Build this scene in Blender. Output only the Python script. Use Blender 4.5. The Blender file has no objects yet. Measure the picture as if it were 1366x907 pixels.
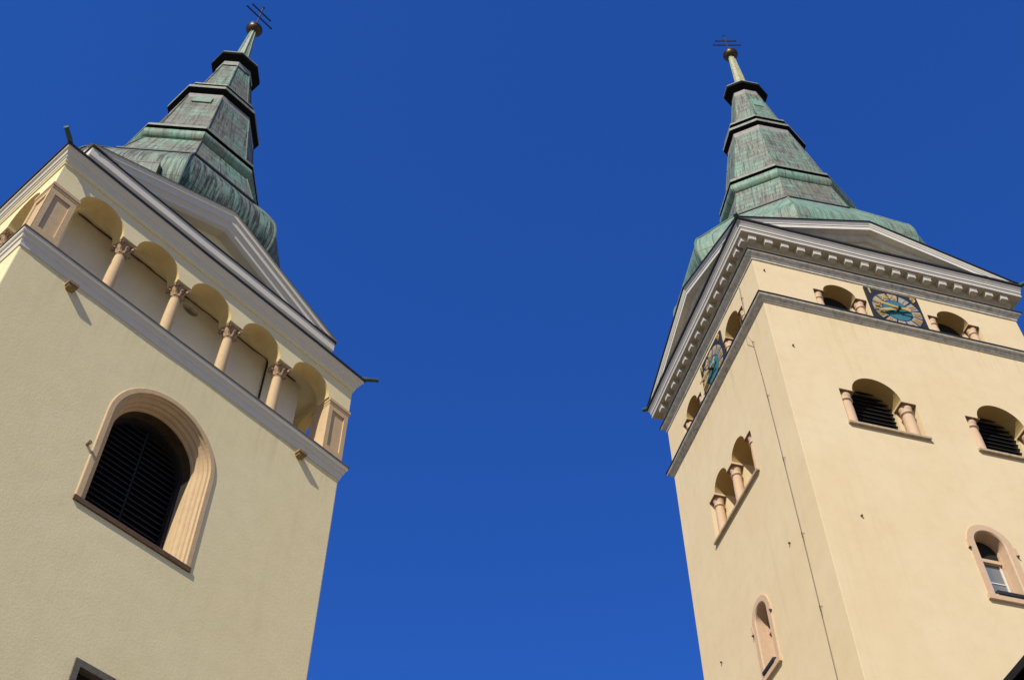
import bpy, bmesh, math, random
from mathutils import Vector, Matrix
random.seed(7)
SC = bpy.context.scene
COL = SC.collection
R = math.radians

# ------------------------------------------------------------------ camera, sky, sun, exposure
F_PX = 1602.77                      # focal length in pixels of the 1366 px wide photograph
cam = bpy.data.cameras.new("camera"); co = bpy.data.objects.new("camera", cam); COL.objects.link(co)
cam.sensor_fit = 'HORIZONTAL'; cam.sensor_width = 36.0; cam.lens = F_PX / 1366 * 36.0
cam.clip_start = 0.05; cam.clip_end = 6000
co.location = (0, 0, 1.6); co.rotation_euler = (R(90 + 51.046), 0, 0)
SC.camera = co

SUN_AZ, SUN_EL = 244.9, 40.7        # math azimuth of the sun (from +x), elevation
W = bpy.data.worlds.new("World"); SC.world = W; W.use_nodes = True
nt = W.node_tree; nt.nodes.clear()
sky = nt.nodes.new("ShaderNodeTexSky"); sky.sky_type = 'NISHITA'; sky.sun_disc = False
sky.sun_elevation = R(SUN_EL); sky.sun_rotation = R(90 - SUN_AZ)
sky.altitude = 1200; sky.air_density = 1.0; sky.dust_density = 0.0; sky.ozone_density = 4.0
gm = nt.nodes.new("ShaderNodeGamma"); gm.inputs[1].default_value = 0.95
# clear dry air: a deeper blue than the model's zenith, the brighter horizon and sun side staying pale
bw_ = nt.nodes.new("ShaderNodeRGBToBW"); mr = nt.nodes.new("ShaderNodeMapRange"); mr.interpolation_type = 'SMOOTHSTEP'
mr.inputs[1].default_value = 1.35; mr.inputs[2].default_value = 3.0
tint = nt.nodes.new("ShaderNodeMix"); tint.data_type = 'RGBA'; tint.inputs[6].default_value = (0.348, 0.955, 2.17, 1); tint.inputs[7].default_value = (1.05, 1.02, 1.0, 1)
hs = nt.nodes.new("ShaderNodeMix"); hs.data_type = 'RGBA'; hs.blend_type = 'MULTIPLY'; hs.inputs[0].default_value = 1.0
bg = nt.nodes.new("ShaderNodeBackground"); bg.inputs[1].default_value = 0.09
ow = nt.nodes.new("ShaderNodeOutputWorld")
nt.links.new(sky.outputs[0], gm.inputs[0]); nt.links.new(gm.outputs[0], hs.inputs[6])
nt.links.new(sky.outputs[0], bw_.inputs[0]); nt.links.new(bw_.outputs[0], mr.inputs[0]); nt.links.new(mr.outputs[0], tint.inputs[0]); nt.links.new(tint.outputs[2], hs.inputs[7])
nt.links.new(hs.outputs[2], bg.inputs[0]); nt.links.new(bg.outputs[0], ow.inputs[0])

sl = bpy.data.lights.new("sun", 'SUN'); sl.energy = 5.0; sl.angle = R(0.53); sl.color = (1.0, 0.925, 0.80)
so = bpy.data.objects.new("sun", sl); COL.objects.link(so); so.location = (-20, -30, 60)
a, e = R(SUN_AZ), R(SUN_EL)
so.rotation_euler = Vector((math.cos(a) * math.cos(e), math.sin(a) * math.cos(e), math.sin(e))).to_track_quat('Z', 'Y').to_euler()

vs = SC.view_settings
vs.view_transform = 'Standard'; vs.look = 'None'; vs.exposure = 0.035; vs.gamma = 1.0; vs.use_curve_mapping = False

# ------------------------------------------------------------------ materials
def new_mat(name):
    m = bpy.data.materials.new(name); m.use_nodes = True
    n = m.node_tree; b = n.nodes["Principled BSDF"]
    return m, n, b
def N(n, t, **kw):
    x = n.nodes.new(t)
    for k, v in kw.items(): setattr(x, k, v)
    return x
def ramp(n, src, stops):
    r = N(n, "ShaderNodeValToRGB"); el = r.color_ramp.elements
    while len(el) < len(stops): el.new(0.5)
    for i, (p, c) in enumerate(stops):
        el[i].position = p; el[i].color = (c[0], c[1], c[2], 1) if not isinstance(c, (int, float)) else (c, c, c, 1)
    n.links.new(src, r.inputs[0]); return r.outputs[0]
def mixc(n, fac, a, b, bt='MIX'):
    x = N(n, "ShaderNodeMix", data_type='RGBA', blend_type=bt)
    for sock, v in ((x.inputs[0], fac), (x.inputs[6], a), (x.inputs[7], b)):
        if hasattr(v, 'is_output') or hasattr(v, 'links'): n.links.new(v, sock)
        elif isinstance(v, (int, float)): sock.default_value = v
        else: sock.default_value = (v[0], v[1], v[2], 1)
    return x.outputs[2]
def noise(n, vec, scale, detail=4, rough=0.55, mapping=None):
    t = N(n, "ShaderNodeTexNoise"); t.inputs['Scale'].default_value = scale; t.inputs['Detail'].default_value = detail
    t.inputs['Roughness'].default_value = rough
    if mapping:
        mp = N(n, "ShaderNodeMapping"); mp.inputs['Scale'].default_value = mapping
        n.links.new(vec, mp.inputs[0]); vec = mp.outputs[0]
    n.links.new(vec, t.inputs['Vector']); return t.outputs[0]
def bump(n, b, h, strength, dist, prev=None):
    x = N(n, "ShaderNodeBump"); x.inputs['Strength'].default_value = strength; x.inputs['Distance'].default_value = dist
    n.links.new(h, x.inputs['Height'])
    if prev: n.links.new(prev, x.inputs['Normal'])
    n.links.new(x.outputs[0], b.inputs['Normal']); return x.outputs[0]

def stucco(name, c, dark, light, grain=26, gstr=0.35, streak=0.25, roughdist=0.02, ledge=None):
    m, n, b = new_mat(name); tc = N(n, "ShaderNodeTexCoord").outputs['Object']
    big = noise(n, tc, 0.35, 5, 0.6)
    col = mixc(n, ramp(n, big, [(0.38, 0), (0.66, 1)]), c, light)
    mid = noise(n, tc, 2.2, 6, 0.7)
    col = mixc(n, ramp(n, mid, [(0.45, 0), (0.8, 0.28)]), col, dark)
    st = noise(n, tc, 1.0, 5, 0.65, (2.6, 2.6, 0.13))
    col = mixc(n, ramp(n, st, [(0.56, 0), (0.8, streak)]), col, dark)
    if ledge:                                            # dirt that has run down from the string course
        sx = N(n, "ShaderNodeSeparateXYZ"); n.links.new(tc, sx.inputs[0])
        mk = N(n, "ShaderNodeMapRange"); mk.inputs[1].default_value = ledge - 1.5; mk.inputs[2].default_value = ledge; n.links.new(sx.outputs[2], mk.inputs[0])
        rn = noise(n, tc, 1.0, 6, 0.75, (5.5, 5.5, 0.22))
        ml = N(n, "ShaderNodeMath", operation='MULTIPLY'); n.links.new(mk.outputs[0], ml.inputs[0]); n.links.new(ramp(n, rn, [(0.50, 0), (0.70, 0.38)]), ml.inputs[1])
        lo = N(n, "ShaderNodeMath", operation='LESS_THAN'); lo.inputs[1].default_value = ledge + .05; n.links.new(sx.outputs[2], lo.inputs[0])
        m2 = N(n, "ShaderNodeMath", operation='MULTIPLY'); n.links.new(ml.outputs[0], m2.inputs[0]); n.links.new(lo.outputs[0], m2.inputs[1])
        col = mixc(n, m2.outputs[0], col, tuple(x * 0.62 for x in dark))
    spk = noise(n, tc, 9.0, 3, 0.8)
    col = mixc(n, ramp(n, spk, [(0.70, 0), (0.76, 0.45)]), col, tuple(x * 0.45 for x in dark))
    fine = noise(n, tc, grain, 4, 0.7)
    col = mixc(n, ramp(n, fine, [(0.3, 0.16), (0.6, 0)]), col, dark)
    n.links.new(col, b.inputs['Base Color']); b.inputs['Roughness'].default_value = 0.92
    b.inputs['Specular IOR Level'].default_value = 0.15
    und = noise(n, tc, 1.3, 4, 0.5)
    p = bump(n, b, und, 0.3, 0.02)
    bump(n, b, fine, gstr, roughdist, p)
    return m

def plain(name, c, var=0.15, scale=6, rough=0.8, dark=None, bstr=0.15, spec=0.25, streak=0.0):
    m, n, b = new_mat(name); tc = N(n, "ShaderNodeTexCoord").outputs['Object']
    dk = dark or tuple(x * 0.55 for x in c)
    t = noise(n, tc, scale, 6, 0.65)
    col = mixc(n, ramp(n, t, [(0.45, 0), (0.75, var * 3)]), c, dk)
    if streak:
        s = noise(n, tc, 1, 5, 0.7, (5, 5, 0.5))
        col = mixc(n, ramp(n, s, [(0.5, 0), (0.75, streak)]), col, dk)
    n.links.new(col, b.inputs['Base Color']); b.inputs['Roughness'].default_value = rough
    b.inputs['Specular IOR Level'].default_value = spec
    f = noise(n, tc, scale * 6, 4, 0.6)
    bump(n, b, f, bstr, 0.02)
    return m

def copper(name, bias, sheets=True, streaky=1.0, dirt=0.75, bw=1.1, bh=0.36, dth=0.50, vtop=None):
    """weathered copper sheet: brown-grey metal under verdigris; UV = metres along the edge / up the slope"""
    m, n, b = new_mat(name); tcn = N(n, "ShaderNodeTexCoord"); uv = tcn.outputs['UV']; ob = tcn.outputs['Object']
    brown = mixc(n, noise(n, uv, 1.0, 6, 0.75, (1.6, 5.0, 1)), (0.034, 0.034, 0.027), (0.33, 0.32, 0.245))
    green = mixc(n, noise(n, ob, 1.7, 4, 0.6), (0.10, 0.225, 0.165), (0.27, 0.42, 0.30))
    s1 = noise(n, uv, 1.0, 6, 0.75, (8.0, 0.45, 1))           # run-off streaks down the slope
    s2 = noise(n, ob, 0.9, 5, 0.65)                           # big patches
    s3 = noise(n, uv, 1.0, 6, 0.78, (1.5, 4.5, 1))            # bands along the sheets
    def madd(x, k, y=None):
        a = N(n, "ShaderNodeMath", operation='MULTIPLY_ADD'); a.inputs[1].default_value = k; n.links.new(x, a.inputs[0])
        if y is None: a.inputs[2].default_value = 0
        else: n.links.new(y, a.inputs[2])
        return a.outputs[0]
    tot = 0.5 * streaky + 0.8 + 0.5
    fac = madd(s3, 0.5 / tot, madd(s2, 0.8 / tot, madd(s1, 0.5 * streaky / tot)))
    if sheets:
        br = N(n, "ShaderNodeTexBrick"); br.inputs['Scale'].default_value = 1.0
        br.inputs['Brick Width'].default_value = bw; br.inputs['Row Height'].default_value = bh; br.inputs['Mortar Size'].default_value = 0.010
        br.inputs['Mortar Smooth'].default_value = 0.3
        br.inputs['Color1'].default_value = (0.36, 0.36, 0.36, 1); br.inputs['Color2'].default_value = (0.64, 0.64, 0.64, 1); br.inputs['Mortar'].default_value = (0.5, 0.5, 0.5, 1)
        n.links.new(uv, br.inputs['Vector'])
        fac = madd(br.outputs['Color'], 0.10, madd(fac, 0.90))
    g = ramp(n, fac, [(0.5 - 0.03 - bias, 0), (0.5 + 0.065 - bias, 1)])
    col = mixc(n, g, brown, green)
    pal = noise(n, uv, 1.0, 6, 0.75, (12.0, 0.8, 1))
    col = mixc(n, ramp(n, pal, [(0.56, 0), (0.70, 0.6)]), col, (0.44, 0.52, 0.40))
    dk = noise(n, uv, 1.0, 6, 0.75, (10.0, 0.6, 1.7))
    col = mixc(n, ramp(n, dk, [(dth, 0), (dth + 0.11, dirt)]), col, (0.026, 0.024, 0.020))
    d2 = noise(n, ob, 5.0, 6, 0.75)
    col = mixc(n, ramp(n, d2, [(0.5, 0), (0.7, dirt * 0.6)]), col, (0.04, 0.036, 0.03))
    if vtop:
        sv = N(n, "ShaderNodeSeparateXYZ"); n.links.new(uv, sv.inputs[0])
        mk = N(n, "ShaderNodeMapRange"); mk.inputs[1].default_value = vtop[0]; mk.inputs[2].default_value = vtop[1]; n.links.new(sv.outputs[1], mk.inputs[0])
        ml = N(n, "ShaderNodeMath", operation='MULTIPLY'); n.links.new(mk.outputs[0], ml.inputs[0]); n.links.new(ramp(n, s1, [(0.36, 0), (0.56, 0.85)]), ml.inputs[1])
        col = mixc(n, ml.outputs[0], col, (0.33, 0.43, 0.29))
    if sheets: col = mixc(n, br.outputs['Fac'], col, (0.035, 0.038, 0.032))
    n.links.new(col, b.inputs['Base Color']); b.inputs['Roughness'].default_value = 0.62; b.inputs['Specular IOR Level'].default_value = 0.3
    p = bump(n, b, noise(n, uv, 1.4, 3, 0.5), 0.6, 0.06)
    p = bump(n, b, s3, 0.3, 0.02, p)
    if sheets: bump(n, b, br.outputs['Fac'], 0.6, 0.012, p)
    return m

M = {}
M['wall_left'] = stucco('ochre_roughcast', (0.85, 0.72, 0.415), (0.63, 0.51, 0.28), (0.875, 0.755, 0.45), 18, 0.24, 0.3, 0.018, 21.85)
M['wall_right'] = stucco('cream_plaster', (0.74, 0.585, 0.355), (0.55, 0.415, 0.235), (0.77, 0.63, 0.40), 30, 0.25, 0.35, 0.012, 29.5)
M['gallery_plaster'] = stucco('smooth_gallery_plaster', (0.80, 0.73, 0.57), (0.62, 0.53, 0.36), (0.84, 0.78, 0.64), 30, 0.15, 0.25, 0.010)
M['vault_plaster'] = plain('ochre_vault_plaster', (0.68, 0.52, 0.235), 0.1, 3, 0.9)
M['niche_shade_ochre'] = plain('shade_deepened_niche_ochre', (0.46, 0.31, 0.115), 0.1, 3, 0.9)
M['white_trim'] = plain('grey_white_trim_paint', (0.73, 0.67, 0.55), 0.05, 3, 0.8, (0.50, 0.44, 0.32), 0.12, 0.12, 0.0)
M['white_paint'] = plain('white_trim_paint', (0.68, 0.635, 0.55), 0.12, 4, 0.75, (0.38, 0.34, 0.27), 0.12, 0.15, 0.0)
M['string_grey'] = plain('grey_weathered_string_paint', (0.62, 0.57, 0.48), 0.22, 7, 0.8, (0.16, 0.14, 0.11), 0.2, 0.15, 0.0)
M['corona_grey'] = plain('pale_grey_corona', (0.42, 0.385, 0.345), 0.15, 4, 0.75, (0.25, 0.225, 0.19), 0.12, 0.15)
M['modillion_grey'] = plain('stone_grey_modillion_paint', (0.54, 0.50, 0.43), 0.2, 6, 0.8, (0.30, 0.27, 0.21))
M['bright_fillet'] = plain('white_fillet', (0.80, 0.77, 0.71), 0.08, 5, 0.7)  # fillets much lighter than the bands between them
M['beige_soffit'] = plain('beige_soffit_paint', (0.60, 0.50, 0.34), 0.14, 5, 0.85, (0.36, 0.28, 0.17))
M['sandstone'] = plain('tan_sandstone', (0.60, 0.43, 0.245), 0.12, 5, 0.85, (0.40, 0.27, 0.14), 0.3, 0.2, 0.3)
M['pink_stone'] = plain('pink_sandstone', (0.62, 0.435, 0.28), 0.12, 9, 0.85, (0.44, 0.29, 0.18), 0.25)
M['grey_stone'] = plain('dark_grey_stone', (0.17, 0.15, 0.12), 0.2, 9, 0.85, (0.07, 0.06, 0.045), 0.4)
M['brown_stone'] = plain('weathered_brown_stone', (0.13, 0.08, 0.048), 0.25, 14, 0.85, (0.05, 0.03, 0.018), 0.6)
M['capital_stone'] = plain('weathered_carved_stone', (0.47, 0.315, 0.18), 0.3, 16, 0.85, (0.12, 0.07, 0.04), 0.6)
M['abacus_stone'] = plain('brown_abacus_stone', (0.27, 0.155, 0.09), 0.3, 16, 0.85, (0.10, 0.055, 0.03), 0.4)
M['shade_soot_stone'] = plain('shade_and_soot_blackened_stone', (0.085, 0.055, 0.03), 0.3, 6, 0.9, (0.03, 0.02, 0.012), 0.4)
M['corbel_stone'] = plain('golden_brown_corbel_stone', (0.30, 0.20, 0.095), 0.3, 12, 0.85, (0.11, 0.065, 0.03), 0.5)
M['sill_stone'] = plain('buff_sill_stone', (0.50, 0.39, 0.26), 0.25, 9, 0.85, (0.22, 0.15, 0.09), 0.3)
M['wire'] = plain('weathered_steel_wire', (0.17, 0.14, 0.10), 0.2, 12, 0.5)
M['tin'] = plain('dark_tin_edge', (0.030, 0.028, 0.026), 0.2, 8, 0.55, None, 0.2, 0.4)
M['dark_metal'] = plain('black_iron', (0.016, 0.014, 0.014), 0.2, 20, 0.5, None, 0.2, 0.4)
M['louvre'] = plain('black_louvre_wood', (0.020, 0.019, 0.018), 0.3, 14, 0.75, (0.012, 0.011, 0.010), 0.3, 0.35)
M['void'] = plain('dark_interior', (0.02, 0.018, 0.015), 0.1, 5, 0.9)
M['copper_dark'] = copper('brown_green_copper', -0.018, True, 1.1, 0.75)
M['copper_mid'] = copper('mottled_green_copper', 0.004, True, 1.1, 0.8)
M['copper_skirt'] = copper('streaked_green_copper', 0.02, True, 2.6, 0.92, 0.52, 1.35, 0.455, (2.9, 4.2))
M['copper_skirt_pale'] = copper('paler_streaked_copper', 0.045, True, 2.2, 0.5, 0.6, 1.5)
M['copper_roll'] = copper('green_copper_roll', 0.045, False, 1.6, 0.6)
M['copper_pale'] = copper('pale_verdigris_copper', 0.07, False, 1.0, 0.2)
M['roofcopper'] = copper('green_copper_roofing', 0.02)
M['copper_rim'] = plain('grey_copper_rim', (0.25, 0.265, 0.21), 0.3, 8, 0.6, (0.07, 0.075, 0.06), 0.3, 0.35)
M['soffit'] = plain('shade_black_copper_soffit', (0.010, 0.0095, 0.009), 0.2, 8, 0.9, None, 0.2, 0.08)  # near-black colour stands in for shade under the eaves and in their recesses
M['collar'] = plain('grey_lilac_copper_collar', (0.30, 0.285, 0.265), 0.2, 6, 0.65, (0.10, 0.09, 0.08))
M['roofcopper'] = copper('green_copper_roofing', 0.03)
M['gold_ball'] = plain('tarnished_gilding', (0.11, 0.07, 0.032), 0.3, 9, 0.42, (0.05, 0.03, 0.018), 0.2, 0.6)
M['gold_ball'].node_tree.nodes["Principled BSDF"].inputs['Metallic'].default_value = 0.75
M['mast_yellow'] = plain('yellowed_verdigris_mast', (0.47, 0.46, 0.28), 0.4, 9, 0.65, (0.20, 0.22, 0.12), 0.2, 0.3, 0.6)
M['mast_green'] = plain('pale_green_mast', (0.36, 0.42, 0.32), 0.3, 8, 0.65, (0.16, 0.2, 0.15), 0.2, 0.3, 0.5)
M['spout'] = plain('green_copper_spout', (0.05, 0.095, 0.07), 0.35, 10, 0.55, (0.03, 0.05, 0.035))
M['clock_board'] = plain('charcoal_clock_board', (0.028, 0.028, 0.032), 0.2, 8, 0.6)
M['clock_grey'] = plain('pale_grey_numeral_panel', (0.33, 0.325, 0.33), 0.25, 8, 0.6, (0.25, 0.24, 0.25))
M['clock_blue'] = plain('dark_blue_dial_paint', (0.022, 0.03, 0.06), 0.15, 10, 0.6)
M['clock_teal'] = plain('teal_dial_paint', (0.045, 0.18, 0.215), 0.2, 6, 0.6, (0.028, 0.11, 0.14))
M['gilt'] = plain('yellow_gilt_paint', (0.56, 0.37, 0.10), 0.15, 12, 0.5, (0.4, 0.24, 0.05), 0.1, 0.4)
M['window_white'] = plain('white_window_paint', (0.72, 0.70, 0.66), 0.1, 14, 0.5)
M['black_wood'] = plain('black_stained_eave_wood', (0.010, 0.0095, 0.009), 0.2, 9, 0.75, None, 0.3, 0.15)
M['roof_tile'] = plain('black_roof_sheet', (0.012, 0.010, 0.009), 0.3, 5, 0.8)
M['house_plaster'] = plain('pale_house_plaster', (0.55, 0.50, 0.42), 0.1, 3, 0.9)
def glass_mat():
    m, n, b = new_mat('grey_blue_window_glass')
    b.inputs['Base Color'].default_value = (0.16, 0.185, 0.205, 1); b.inputs['Roughness'].default_value = 0.06
    b.inputs['Specular IOR Level'].default_value = 0.9
    tc = N(n, "ShaderNodeTexCoord").outputs['Object']; bump(n, b, noise(n, tc, 2.5, 2), 0.08, 0.02)
    return m
M['glass'] = glass_mat()

# ------------------------------------------------------------------ mesh helpers
class MB:
    def __init__(s): s.v = []; s.f = []; s.m = []; s.uv = {}
    def add(s, vs, fs, mi=0, uvs=None):
        o = len(s.v); s.v += [tuple(p) for p in vs]
        for i, f in enumerate(fs):
            if uvs: s.uv[len(s.f)] = uvs[i]
            s.f.append([o + k for k in f]); s.m.append(mi)
    def box(s, x0, x1, y0, y1, z0, z1, mi=0, fn=None):
        p = [(x, y, z) for z in (z0, z1) for x, y in ((x0, y0), (x1, y0), (x1, y1), (x0, y1))]
        if fn: p = [fn(*q) for q in p]
        s.add(p, [(3, 2, 1, 0), (4, 5, 6, 7), (0, 1, 5, 4), (1, 2, 6, 5), (2, 3, 7, 6), (3, 0, 4, 7)], mi)
    def prism(s, poly, d0, d1, fn, mi=0):
        """poly in (u, z) extruded from depth d0 to d1 through fn(u, d, z)"""
        k = len(poly)
        p = [fn(u, d0, z) for u, z in poly] + [fn(u, d1, z) for u, z in poly]
        s.add(p, [tuple(range(k))[::-1], tuple(range(k, 2 * k))] + [(i, (i + 1) % k, k + (i + 1) % k, k + i) for i in range(k)], mi)
    def strips(s, rings, closed=False, mi=0):
        """list of equally long point rows joined by quads"""
        k = len(rings[0]); p = [q for r in rings for q in r]; fs = []; mm = []
        for j in range(len(rings) - 1):
            for i in range(k if closed else k - 1):
                fs.append((j * k + i, j * k + (i + 1) % k, (j + 1) * k + (i + 1) % k, (j + 1) * k + i))
                mm.append(mi[j] if isinstance(mi, (list, tuple)) else mi)
        o = len(s.v); s.v += [tuple(q) for q in p]
        for f, x in zip(fs, mm): s.f.append([o + q for q in f]); s.m.append(x)
    def lathe(s, prof, c=(0, 0, 0), n=20, mi=0):
        rings = [[(c[0] + r * math.cos(2 * math.pi * i / n), c[1] + r * math.sin(2 * math.pi * i / n), c[2] + z) for i in range(n)] for r, z in prof]
        s.strips(rings, True, mi)
    def tube(s, pts, r, n=8, mi=0):
        pts = [Vector(p) for p in pts]; rings = []
        for i, p in enumerate(pts):
            d = (pts[min(i + 1, len(pts) - 1)] - pts[max(i - 1, 0)]).normalized()
            x = d.orthogonal().normalized(); y = d.cross(x)
            rr = r[i] if isinstance(r, (list, tuple)) else r
            rings.append([p + x * rr * math.cos(2 * math.pi * k / n) + y * rr * math.sin(2 * math.pi * k / n) for k in range(n)])
        s.strips(rings, True, mi)
        b = len(s.v) - len(rings) * n
        s.f.append([b + k for k in range(n)]); s.m.append(mi); s.f.append([len(s.v) - n + k for k in range(n)]); s.m.append(mi)
    def build(s, name, mats, parent=None, smooth=False, recalc=True):
        me = bpy.data.meshes.new(name); me.from_pydata(s.v, [], s.f)
        if not isinstance(mats, (list, tuple)): mats = [mats]
        for x in mats: me.materials.append(M[x] if isinstance(x, str) else x)
        for p, x in zip(me.polygons, s.m): p.material_index = x; p.use_smooth = smooth
        if s.uv:
            ul = me.uv_layers.new(name="sheet")
            for p in me.polygons:
                q = s.uv.get(p.index)
                if q:
                    for li, c in zip(p.loop_indices, q): ul.data[li].uv = c
        me.validate(); me.update()
        if recalc:
            b = bmesh.new(); b.from_mesh(me); bmesh.ops.recalc_face_normals(b, faces=b.faces); b.to_mesh(me); b.free()
        o = bpy.data.objects.new(name, me); COL.objects.link(o)
        if parent: o.parent = parent
        return o
def add_copy(o, parent, loc=None, rot=None):
    c = o.copy(); COL.objects.link(c); c.parent = parent
    if loc is not None: c.location = loc
    if rot is not None: c.rotation_euler = (0, 0, rot)
    return c
def cut(obj, cutters):
    """boolean the cutters (lists of MB) out of obj"""
    tmp = []
    for c in cutters:
        t = c.build('cutter', 'wall_left', obj.parent); tmp.append(t)
        md = obj.modifiers.new('b', 'BOOLEAN'); md.operation = 'DIFFERENCE'; md.solver = 'EXACT'; md.object = t
    bpy.context.view_layer.update()
    dg = bpy.context.evaluated_depsgraph_get()
    me = bpy.data.meshes.new_from_object(obj.evaluated_get(dg), preserve_all_data_layers=False, depsgraph=dg)
    obj.modifiers.clear(); nm = obj.data.name; mats = [m for m in obj.data.materials]
    obj.data = me; me.name = nm; me.materials.clear(); me.materials.append(mats[0])
    for p in me.polygons: p.material_index = 0; p.use_smooth = False
    for t in tmp: bpy.data.objects.remove(t, do_unlink=True)
def bevel(o, w, seg=2):
    b = bmesh.new(); b.from_mesh(o.data)
    es = [x for x in b.edges if len(x.link_faces) == 2 and x.calc_face_angle() > 0.5]
    bmesh.ops.bevel(b, geom=es, offset=w, segments=seg, affect='EDGES', profile=0.5); b.to_mesh(o.data); b.free()
def tag(o, label=None, cat=None, group=None, kind=None):
    if label: o['label'] = label
    if cat: o['category'] = cat
    if group: o['group'] = group
    if kind: o['kind'] = kind
    return o
def arch(c, hw, z0, zs, n=20, rise=None):
    rise = rise or hw
    return [(c - hw, z0)] + [(c - hw * math.cos(math.pi * i / n), zs + rise * math.sin(math.pi * i / n)) for i in range(n + 1)] + [(c + hw, z0)]
def faces(Wd, Dp):
    return {'A': lambda u, d, z: (u, -d, z), 'B': lambda u, d, z: (-d, u, z), 'C': lambda u, d, z: (Wd + d, u, z), 'D': lambda u, d, z: (u, Dp + d, z)}
def ring_mould(mb, Wd, Dp, prof, ins=0.0, mi=0, seg=16):
    """moulding round the four sides; the runs are a little uneven, as plasterers' work is"""
    w = lambda t, k: (0.0045 * math.sin(t * 9.1 + k * 1.7) + 0.003 * math.sin(t * 23.3 + k * 2.9)) * min(1, 12 * t * (1 - t) * 4)
    rings = []
    for o, z in prof:
        r = []
        c = [(ins - o, ins - o), (Wd - ins + o, ins - o), (Wd - ins + o, Dp - ins + o), (ins - o, Dp - ins + o)]
        nrm = [(0, -1), (1, 0), (0, 1), (-1, 0)]
        for k in range(4):
            a, b = c[k], c[(k + 1) % 4]
            for q in range(seg):
                t = q / seg; d = w(t, k)
                r.append((a[0] + (b[0] - a[0]) * t + nrm[k][0] * d, a[1] + (b[1] - a[1]) * t + nrm[k][1] * d, z + w(t, k + 5) * .9))
        rings.append(r)
    mb.strips(rings, True, mi)
def moulded_frame(mb, fn, c, hw, z0, zs, prof, n=28, mi=0):
    rows = [[fn(u, d, z) for u, z in arch(c, hw - o, z0, zs, n)] for o, d in prof]
    mb.strips(rows, False, mi)
def half_band(mb, fn, c, r0, r1, zs, d0, d1, n=24, mi=0, z0=None):
    """solid flat architrave round an arch (radii r1 inside, r0 outside) with jambs down to z0"""
    P0 = arch(c, r0, z0, zs, n); P1 = arch(c, r1, z0, zs, n)
    rows = [[fn(u, d, z) for u, z in P] for P, d in ((P0, d0), (P0, d1), (P1, d1), (P1, d0))]
    mb.strips(rows + [rows[0]], False, mi)

# octagonal spire ------------------------------------------------------------
class Spire:
    def __init__(s, cs, ct, z0, ls, lt, rot, kt): s.p = (cs, ct, z0, ls, lt, rot, kt)
    def pt(s, r, z, ang):
        cs, ct, z0, ls, lt, rot, kt = s.p; a = R(ang) + rot; dz = z - z0
        return (cs + ls * dz - r * math.sin(a), ct + lt * dz - kt * r * math.cos(a), z)
    def axis(s, z): return Vector(s.pt(0, z, 0))
    def solid(s, mb, prof, mi=0, sides=8, sub=1, top=False, bottom=False, start=22.5):
        step = 360 / sides; off = random.random() * 9
        for i in range(sides):
            a0 = start + step * i; a1 = a0 + step
            vv = 0.0
            for j in range(len(prof) - 1):
                (r0, z0), (r1, z1) = prof[j], prof[j + 1]
                q = [s.pt(r0, z0, a0), s.pt(r0, z0, a1), s.pt(r1, z1, a1), s.pt(r1, z1, a0)]
                h = (Vector(q[3]) - Vector(q[0])).length
                w0 = (Vector(q[1]) - Vector(q[0])).length / 2; w1 = (Vector(q[2]) - Vector(q[3])).length / 2
                ou = off + i * 7.3
                mm = mi[j] if isinstance(mi, (list, tuple)) else mi
                mb.add(q, [(0, 1, 2, 3)], mm, [[(ou - w0, vv), (ou + w0, vv), (ou + w1, vv + h), (ou - w1, vv + h)]])
                vv += h
        if top: mb.add([s.pt(prof[-1][0], prof[-1][1], start + step * i) for i in range(sides)], [tuple(range(sides))], mi if not isinstance(mi, (list, tuple)) else mi[-1])
        if bottom: mb.add([s.pt(prof[0][0], prof[0][1], start + step * i) for i in range(sides)], [tuple(range(sides))], mi if not isinstance(mi, (list, tuple)) else mi[0])
    def ridges(s, mb, prof, r=0.03, sides=8):
        for i in range(sides):
            mb.tube([s.pt(R0 + 0.012, z, 22.5 + 45 * i) for R0, z in prof], r, 6)
    def plate(s, mb, ang, r0, z0, r1, z1, w, thick, uoff=0.0):
        """flat hatch lying on the facet whose middle is at ang (apothem radii)"""
        A = Vector(s.pt(r0, z0, ang)); B = Vector(s.pt(r1, z1, ang)); up = (B - A).normalized()
        t = Vector(s.pt(1, z0, ang + 90)) - Vector(s.pt(0, z0, 0)); t.z = 0; t = (t - up * t.dot(up)).normalized()
        nrm = t.cross(up).normalized()
        if nrm.dot(A - s.axis(z0)) < 0: nrm = -nrm
        A = A + t * uoff; B = B + t * uoff
        base = [A - t * w / 2 - nrm * 0.05, A + t * w / 2 - nrm * 0.05, B + t * w / 2 - nrm * 0.05, B - t * w / 2 - nrm * 0.05]
        topp = [p + nrm * (thick + 0.05) for p in base]
        mb.add(base + topp, [(3, 2, 1, 0), (4, 5, 6, 7), (0, 1, 5, 4), (1, 2, 6, 5), (2, 3, 7, 6), (3, 0, 4, 7)], 0,
               [[(0, 0), (w, 0), (w, .4), (0, .4)]] * 6)

def round_prof(pts, n=4):
    """Catmull-Rom through (r, z) points"""
    out = []
    for i in range(len(pts) - 1):
        p0, p1, p2, p3 = pts[max(i - 1, 0)], pts[i], pts[i + 1], pts[min(i + 2, len(pts) - 1)]
        for k in range(n):
            t = k / n
            out.append(tuple(0.5 * (2 * p1[c] + (p2[c] - p0[c]) * t + (2 * p0[c] - 5 * p1[c] + 4 * p2[c] - p3[c]) * t * t + (3 * p1[c] - p0[c] - 3 * p2[c] + p3[c]) * t ** 3) for c in (0, 1)))
    return out + [pts[-1]]

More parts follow.
